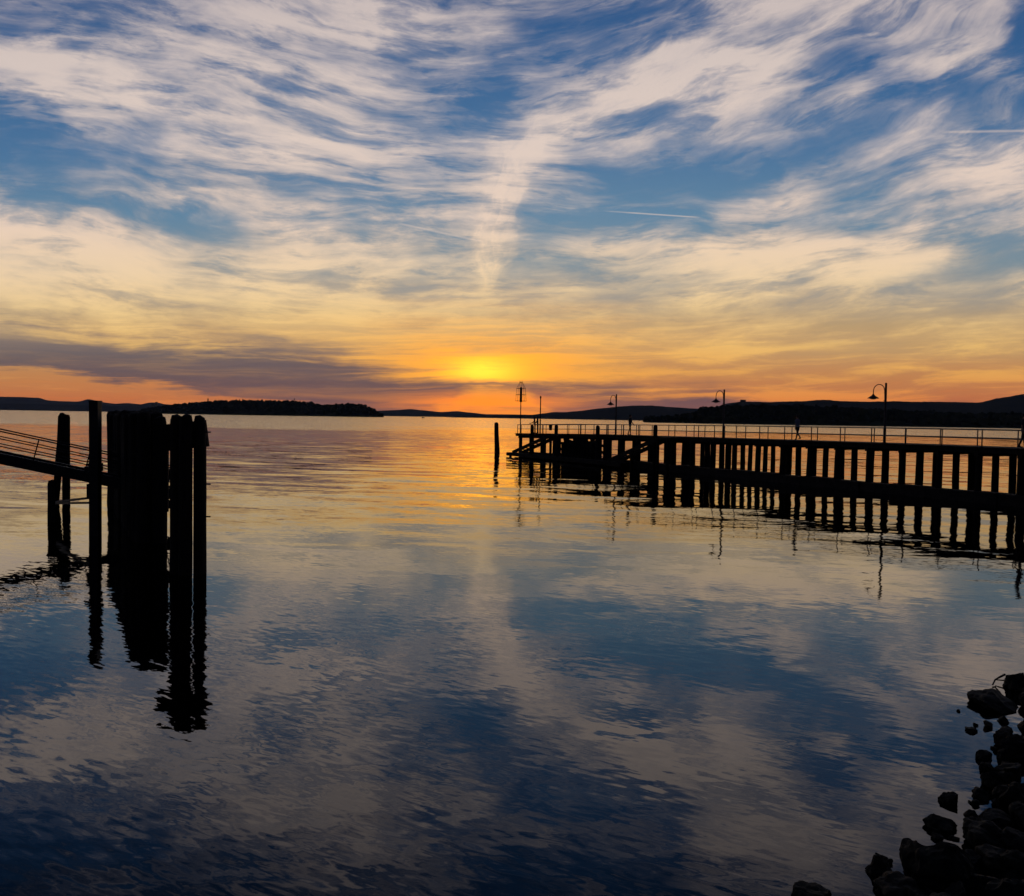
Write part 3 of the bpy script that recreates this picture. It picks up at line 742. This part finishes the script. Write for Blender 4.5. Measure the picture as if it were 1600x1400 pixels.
# ------------------------------------------------------------------ left: landing gangway, guide piles, timber guide wall
G = empty('gangway', tuple(ground(86, 814)))
ga, gb = ground(0, 815), ground(172, 813.5)
gd = (gb - ga).normalized()
def gway(k, off, z0):                     # k: metres along from the frame edge, falling towards the right
    base = ga + gd*k; side = Vector((-gd.y, gd.x, 0)); slope = (1.30 - 2.16)/(gb-ga).length
    return base + side*off + Vector((0, 0, 2.16 + slope*k + z0))
K0, K1 = -7.0, 6.5
for off in (0.0, 0.95):
    mb = LMB(); mb.beam(gway(K0, off, 0.21), gway(K1, off, 0.21), 0.12, 0.40); mb.build('side_beam', 'dark_steel', G)
mb = LMB(); k = K0 + 0.15
while k < K1: mb.beam(gway(k, 0.065, 0.33), gway(k, 0.885, 0.33), 0.24, 0.05); k += 0.27
stuff(mb.build('tread_planks', 'deck_timber', G))
for k in [K0 + 1.2*i for i in range(12)]:
    if k < K1: mb = LMB(); mb.beam(gway(k, 0.065, 0.14), gway(k, 0.885, 0.14), 0.08, 0.14); mb.build('cross_member', 'dark_steel', G)
for off in (0.0, 0.95):
    for nm, hh, rr in (('handrail', 1.02, 0.026), ('mid_rail', 0.74, 0.020), ('lower_rail', 0.46, 0.020)):
        mb = LMB(); mb.tube([gway(K0, off, 0.41+hh-0.2), gway(K1, off, 0.41+hh-0.2)], rr, 8); mb.build(nm, 'dark_steel', G, True)
    for k in (-4.4, -1.5, 1.25, 3.05, 4.35, 6.0) if off == 0 else (-3.9, -1.0, 3.2, 4.6, 6.1):
        mb = LMB(); mb.tube([gway(k-0.10, off, 0.40), gway(k+0.10, off, 1.24)], 0.024, 8); mb.build('rail_post', 'dark_steel', G, True)
tag(G, 'sloping steel gangway with three rail railings at the left edge', 'gangway')

def guide(name, x, y, r, top, label, lean=(0, 0), seed=0, square=False):
    q = ground(x, y)
    if square:
        t = empty(name, tuple(q)); mb = MB()
        mb.box((0, 0, (top-3)/2), (2*r, 2*r, top+3)); mb.build('shaft', 'dark_steel', t)
    else:
        t = place(name, pile_mesh(name, r, -2.5, top, seed, 14, lean, 0.03)); t.location = q
    return tag(t, label, 'pile')
guide('guide_pile', 79.5, 785, 0.165, 4.05, 'tall leaning timber pile behind the gangway, leftmost of the tall ones', (0.56, 0.0), 61)
guide('guide_pile', 103, 785, 0.175, 3.97, 'rough upright timber pile behind the gangway, beside the leaning one', (0.03, 0), 62)
guide('stub_pile', 83, 815, 0.20, 1.52, 'short thick stub pile at the gangway foot under the leaning pile', (0.0, 0), 63)
t = guide('steel_post', 149, 837, 0.148, 4.52, 'tall square steel post beside the gangway, rising above the horizon', square=True)
mb = MB(); mb.box((-0.05, 0, 2.26), (0.44, 0.42, 0.16)); mb.build('roller_bracket', 'dark_steel', t)
mb = MB(); mb.box((0.0, 0, 2.40), (0.37, 0.36, 0.10)); mb.build('roller_bracket', 'dark_steel', t)
mb = MB(); mb.box((-0.2, 0, 1.50), (0.10, 0.2, 0.5)); mb.build('guide_shoe', 'dark_steel', t)
mb = MB(); mb.box((0, 0, 4.535), (0.33, 0.33, 0.03)); mb.build('cap_plate', 'dark_steel', t)
t = empty('mooring_brace', tuple(ground(115, 815)))
for a, b in ((at_dist(88, 786.5, 33), at_dist(144, 785.5, 30.1)), (at_dist(88, 784.0, 33), at_dist(144, 777.5, 30.1))):
    mb = LMB(); mb.beam(a, b, 0.06, 0.075); mb.build('brace_bar', 'dark_steel', t)
tag(t, 'pair of thin steel struts between stub pile and steel post below the gangway', 'brace')

# guide wall: close-set timber piles running away from the near corner
t = empty('timber_guide_wall', tuple(ground(215, 823)))
Wa, Wb = ground(186, 784), ground(236.5, 850)
L = (Wb - Wa).length; wd = (Wb - Wa).normalized(); wn_ = Vector((-wd.y, wd.x, 0))
wm = [pile_mesh('pile', 0.25, -2.5, 4.0, 70+i, 14, (random.uniform(-.05, .05), random.uniform(-.05, .05)), 0.05) for i in range(6)]
k = 0.0; i = 0
while k <= L:
    for row in (0, 1):
        o = place('pile', wm[(i*5 + row*2) % 6], t, rz=i*1.3 + row)
        o.location = Wa + wd*(k + row*0.2) + wn_*(row*0.5 - 0.25 + random.uniform(-.05, .05)) - t.location
        f_ = 1.035 + random.uniform(-0.03, 0.022) - 0.012*(k/L); sc_ = random.uniform(0.9, 1.12); o.scale = (sc_, sc_, f_); o.rotation_euler = (random.gauss(0, R(0.6)), random.gauss(0, R(0.6)), i*1.3 + row)
        if k < 1.2: o.rotation_euler = (0, R(2.6), 0)
    k += random.uniform(0.46, 0.56); i += 1
for zc, hh in ((3.35, 0.30), (2.2, 0.30), (1.2, 0.26)):
    for sd in (0.56,):
        mb = LMB(); mb.beam(Wa + wd*0.5 + wn_*sd + Vector((0, 0, zc)), Wb - wd*0.4 + wn_*sd + Vector((0, 0, zc)), 0.10, hh); mb.build('waling', 'tarred_timber', t)
for q_ in (0.32, 0.44):
    mb = LMB(); mb.box(Wb + Vector((q_, -0.12*q_, 2.42)), (0.22, 0.14, 2.75), Matrix.Rotation(0.1, 3, 'Z')); mb.build('fender_board', 'tarred_timber', t)
tag(t, 'wall of close set black timber piles receding beside the gangway', 'pile wall')
# the two near corner piles, bolted together at the head
t = empty('corner_piles', tuple(ground(285, 897)))
q1, q2 = ground(276.5, 896), ground(289.5, 898)
for q, r, sd in ((q1, 0.185, 81), (q2, 0.18, 82)):
    o = place('pile', pile_mesh('pile', r, -2.5, 4.10, sd, 14, (0.0, 0), 0.03), t); o.location = q - t.location
q3 = ground(313.5, 896)
o = place('pile', pile_mesh('pile', 0.172, -2.5, 4.07, 83, 14, (-0.03, 0), 0.04), t); o.location = q3 - t.location
mb = LMB(); mb.beam(q1 + Vector((-0.62, 0.30, 3.50)), q3 + Vector((0.05, 0.30, 3.66)), 0.16, 0.70); mb.build('head_beam', 'tarred_timber', t)
for zc in (3.70, 2.35, 1.5):
    mb = LMB(); mb.tube([q3 + Vector((0.12, -0.05, zc)), q3 + Vector((0.27, -0.06, zc))], 0.02, 6); mb.build('bolt', 'dark_steel', t)
tag(t, 'three tall near piles bolted together at the head, standing clear of the wall', 'pile group')

# small boat far out
q = ground(661, 651.8)
q = at_dist(661, 651.6, 1900); q.z = 0
t = empty('motor_boat', tuple(q))
mb = MB(); mb.add([(-3.2,-1,0.9),(-3.2,1,0.9),(2,1.1,1.0),(2,-1.1,1.0),(4,0,1.3),(-3.0,-0.7,-0.3),(-3.0,0.7,-0.3),(2,0.6,-0.3),(2,-0.6,-0.3),(3.4,0,-0.1)],
    [(0,1,2,4,3),(0,3,8,5),(3,4,9,8),(4,2,7,9),(2,1,6,7),(1,0,5,6),(5,8,9,7,6)]); mb.build('hull', 'dark_steel', t)
mb = MB(); mb.box((-0.4,0,1.7), (2.4,1.5,1.4)); mb.box((-0.4,0,2.45), (2.8,1.7,0.1)); mb.build('cabin', 'dark_steel', t)
tag(t, 'tiny dark motor boat far out below the hills', 'boat')

# ------------------------------------------------------------------ rocky shore, lower right
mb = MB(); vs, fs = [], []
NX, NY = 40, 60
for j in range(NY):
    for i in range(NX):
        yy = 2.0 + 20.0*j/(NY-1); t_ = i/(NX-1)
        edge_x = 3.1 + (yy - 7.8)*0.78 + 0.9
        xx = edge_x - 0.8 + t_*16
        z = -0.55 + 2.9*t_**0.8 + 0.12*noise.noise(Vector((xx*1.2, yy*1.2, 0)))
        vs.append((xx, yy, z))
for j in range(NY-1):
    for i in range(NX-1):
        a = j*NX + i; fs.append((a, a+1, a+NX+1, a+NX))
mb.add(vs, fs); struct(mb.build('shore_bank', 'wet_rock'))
def rock_mesh(seed, sx, sy, sz):
    bm = bmesh.new(); bmesh.ops.create_icosphere(bm, subdivisions=4, radius=1.0)
    rnd = random.Random(seed); off = Vector((rnd.uniform(0, 99), rnd.uniform(0, 99), rnd.uniform(0, 99)))
    planes = [(Vector((rnd.gauss(0,1), rnd.gauss(0,1), rnd.gauss(0,1))).normalized(), rnd.uniform(0.5, 0.88)) for _ in range(9)]
    for v in bm.verts:
        c = v.co.copy()
        for n_, d in planes:
            e = c.dot(n_) - d
            if e > 0: c -= n_*e*0.98
        c *= 1.05 + 0.26*noise.noise(c*1.7 + off) + 0.13*noise.noise(c*4 + off) + 0.07*abs(noise.noise(c*8 + off)) + 0.045*noise.noise(c*17 + off) + rnd.uniform(-0.008, 0.008)
        v.co = (c.x*sx, c.y*sy, c.z*sz)
    me = bpy.data.meshes.new('rock'); bm.to_mesh(me); bm.free(); me.materials.append(MATS['wet_rock']); return me
def rock(x, y, wpx, hpx, label, seed, rz=None, group=None, lift=0.25):
    """x, y: foot of the rock on the water as seen; size from its apparent width"""
    q = ground(x, y); m = q.y/FPX
    w = wpx*m*0.52; h = hpx*m*0.60
    o = place('rock', rock_mesh(seed, w, w*random.uniform(0.75, 1.0), h)); o.location = q + Vector((0, w*0.35, h*lift)); o.rotation_euler = (random.uniform(-.2,.2), random.uniform(-.2,.2), random.uniform(0, 6) if rz is None else rz)
    return tag(o, label, 'rock', group)
SINGLE = [
 (1560, 1106, 84, 24, 'long flat rock reaching farthest out, top of the rocky shore'),
 (1592, 1076, 46, 36, 'upright dark rock behind the long flat rock at the right edge'),
 (1569, 1129, 19, 12, 'small round rock in the water just below the long flat rock'),
 (1519, 1143, 19, 9, 'small flat stone barely above water, far from the bank'),
 (1498, 1112, 7, 5, 'tiny stone tip showing above the water, farthest left of the upper rocks'),
 (1540, 1186, 29, 19, 'middling rock in the water, uppermost of a chain of three'),
 (1544, 1204, 24, 15, 'middle rock of the chain of three near the bank'),
 (1554, 1228, 30, 30, 'lowest and largest rock of the chain of three touching the bank'),
 (1535, 1248, 29, 18, 'oval rock standing alone below the chain of three'),
 (1488, 1256, 30, 20, 'mossy rock alone in the water, left of the oval rock'),
 (1469, 1297, 44, 30, 'larger mossy rock alone in the water above the big boulder'),
 (1429, 1346, 46, 38, 'ragged rock at the left shoulder of the big boulder'),
 (1476, 1385, 92, 92, 'big blocky boulder at the bottom, largest in the water'),
 (1376, 1366, 36, 34, 'knobbly rock left of the big boulder with a small stone behind'),
 (1376, 1341, 20, 8, 'small low stone just behind the knobbly rock'),
 (1275, 1412, 58, 30, 'rounded rock cut by the bottom edge, leftmost of all rocks'),
 (1404, 1402, 66, 38, 'low dark rock at the bottom edge between the knobbly rock and boulder'),
]
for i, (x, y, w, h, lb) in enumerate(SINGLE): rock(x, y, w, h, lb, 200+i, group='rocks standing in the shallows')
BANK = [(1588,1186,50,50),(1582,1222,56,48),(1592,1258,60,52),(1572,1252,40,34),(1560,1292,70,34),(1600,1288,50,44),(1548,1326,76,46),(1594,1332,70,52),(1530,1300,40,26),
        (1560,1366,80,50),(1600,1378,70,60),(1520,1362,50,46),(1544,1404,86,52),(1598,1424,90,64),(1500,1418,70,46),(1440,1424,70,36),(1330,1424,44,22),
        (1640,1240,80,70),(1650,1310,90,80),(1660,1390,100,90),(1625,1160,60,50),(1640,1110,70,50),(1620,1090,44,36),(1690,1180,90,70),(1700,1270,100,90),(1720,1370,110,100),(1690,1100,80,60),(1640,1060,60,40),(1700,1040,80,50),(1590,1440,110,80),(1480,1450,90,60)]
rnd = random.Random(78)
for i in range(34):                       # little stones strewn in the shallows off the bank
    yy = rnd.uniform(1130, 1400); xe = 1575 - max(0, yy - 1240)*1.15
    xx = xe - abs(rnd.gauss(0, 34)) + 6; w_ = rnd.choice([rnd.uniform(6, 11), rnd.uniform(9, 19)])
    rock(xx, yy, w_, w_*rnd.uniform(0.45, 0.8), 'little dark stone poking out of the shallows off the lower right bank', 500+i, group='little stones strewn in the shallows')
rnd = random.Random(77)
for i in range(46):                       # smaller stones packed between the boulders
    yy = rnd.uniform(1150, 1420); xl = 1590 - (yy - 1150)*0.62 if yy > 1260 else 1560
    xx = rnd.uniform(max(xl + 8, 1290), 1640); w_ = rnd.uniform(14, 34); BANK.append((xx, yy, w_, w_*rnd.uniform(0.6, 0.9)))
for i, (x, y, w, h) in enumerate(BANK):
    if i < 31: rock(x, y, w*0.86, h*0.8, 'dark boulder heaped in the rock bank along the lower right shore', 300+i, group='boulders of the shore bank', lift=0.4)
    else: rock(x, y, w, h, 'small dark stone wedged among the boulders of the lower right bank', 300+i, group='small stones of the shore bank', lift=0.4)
t = empty('branch', tuple(ground(1558, 1066)))
def tw(x, y, z): return ground(x, y, z)
mb = LMB(); mb.tube([tw(1551,1070,0.02), tw(1555,1062,0.06), tw(1562,1058,0.12), tw(1570,1054,0.2)], [0.012,0.014,0.016,0.018], 6); mb.build('limb', 'driftwood', t)
mb = LMB(); mb.tube([tw(1555,1062,0.05), tw(1566,1063,0.06), tw(1584,1063,0.10)], [0.009,0.011,0.014], 6); mb.build('limb', 'driftwood', t)
tag(t, 'thin bare branch sticking out over the water by the upper rocks', 'branch')

mb = MB(); mb.box((0, 6200, 348), (32000, 13100, 700)); hz = mb.build('haze', 'dark_steel'); stuff(hz)
hm_ = bpy.data.materials.new('haze_air'); hm_.use_nodes = True; nt = hm_.node_tree; nt.nodes.clear()
o_ = nt.nodes.new('ShaderNodeOutputMaterial'); pv = nt.nodes.new('ShaderNodeVolumePrincipled'); nt.links.new(pv.outputs[0], o_.inputs['Volume'])
pv.inputs['Color'].default_value = (0.55, 0.68, 0.98, 1); pv.inputs['Density'].default_value = 1.7e-5; pv.inputs['Anisotropy'].default_value = 0.3
hz.data.materials.clear(); hz.data.materials.append(hm_)
hz['label'] = 'thin evening haze over the lake'; hz['category'] = 'haze'
scene.cycles.volume_bounces = 1
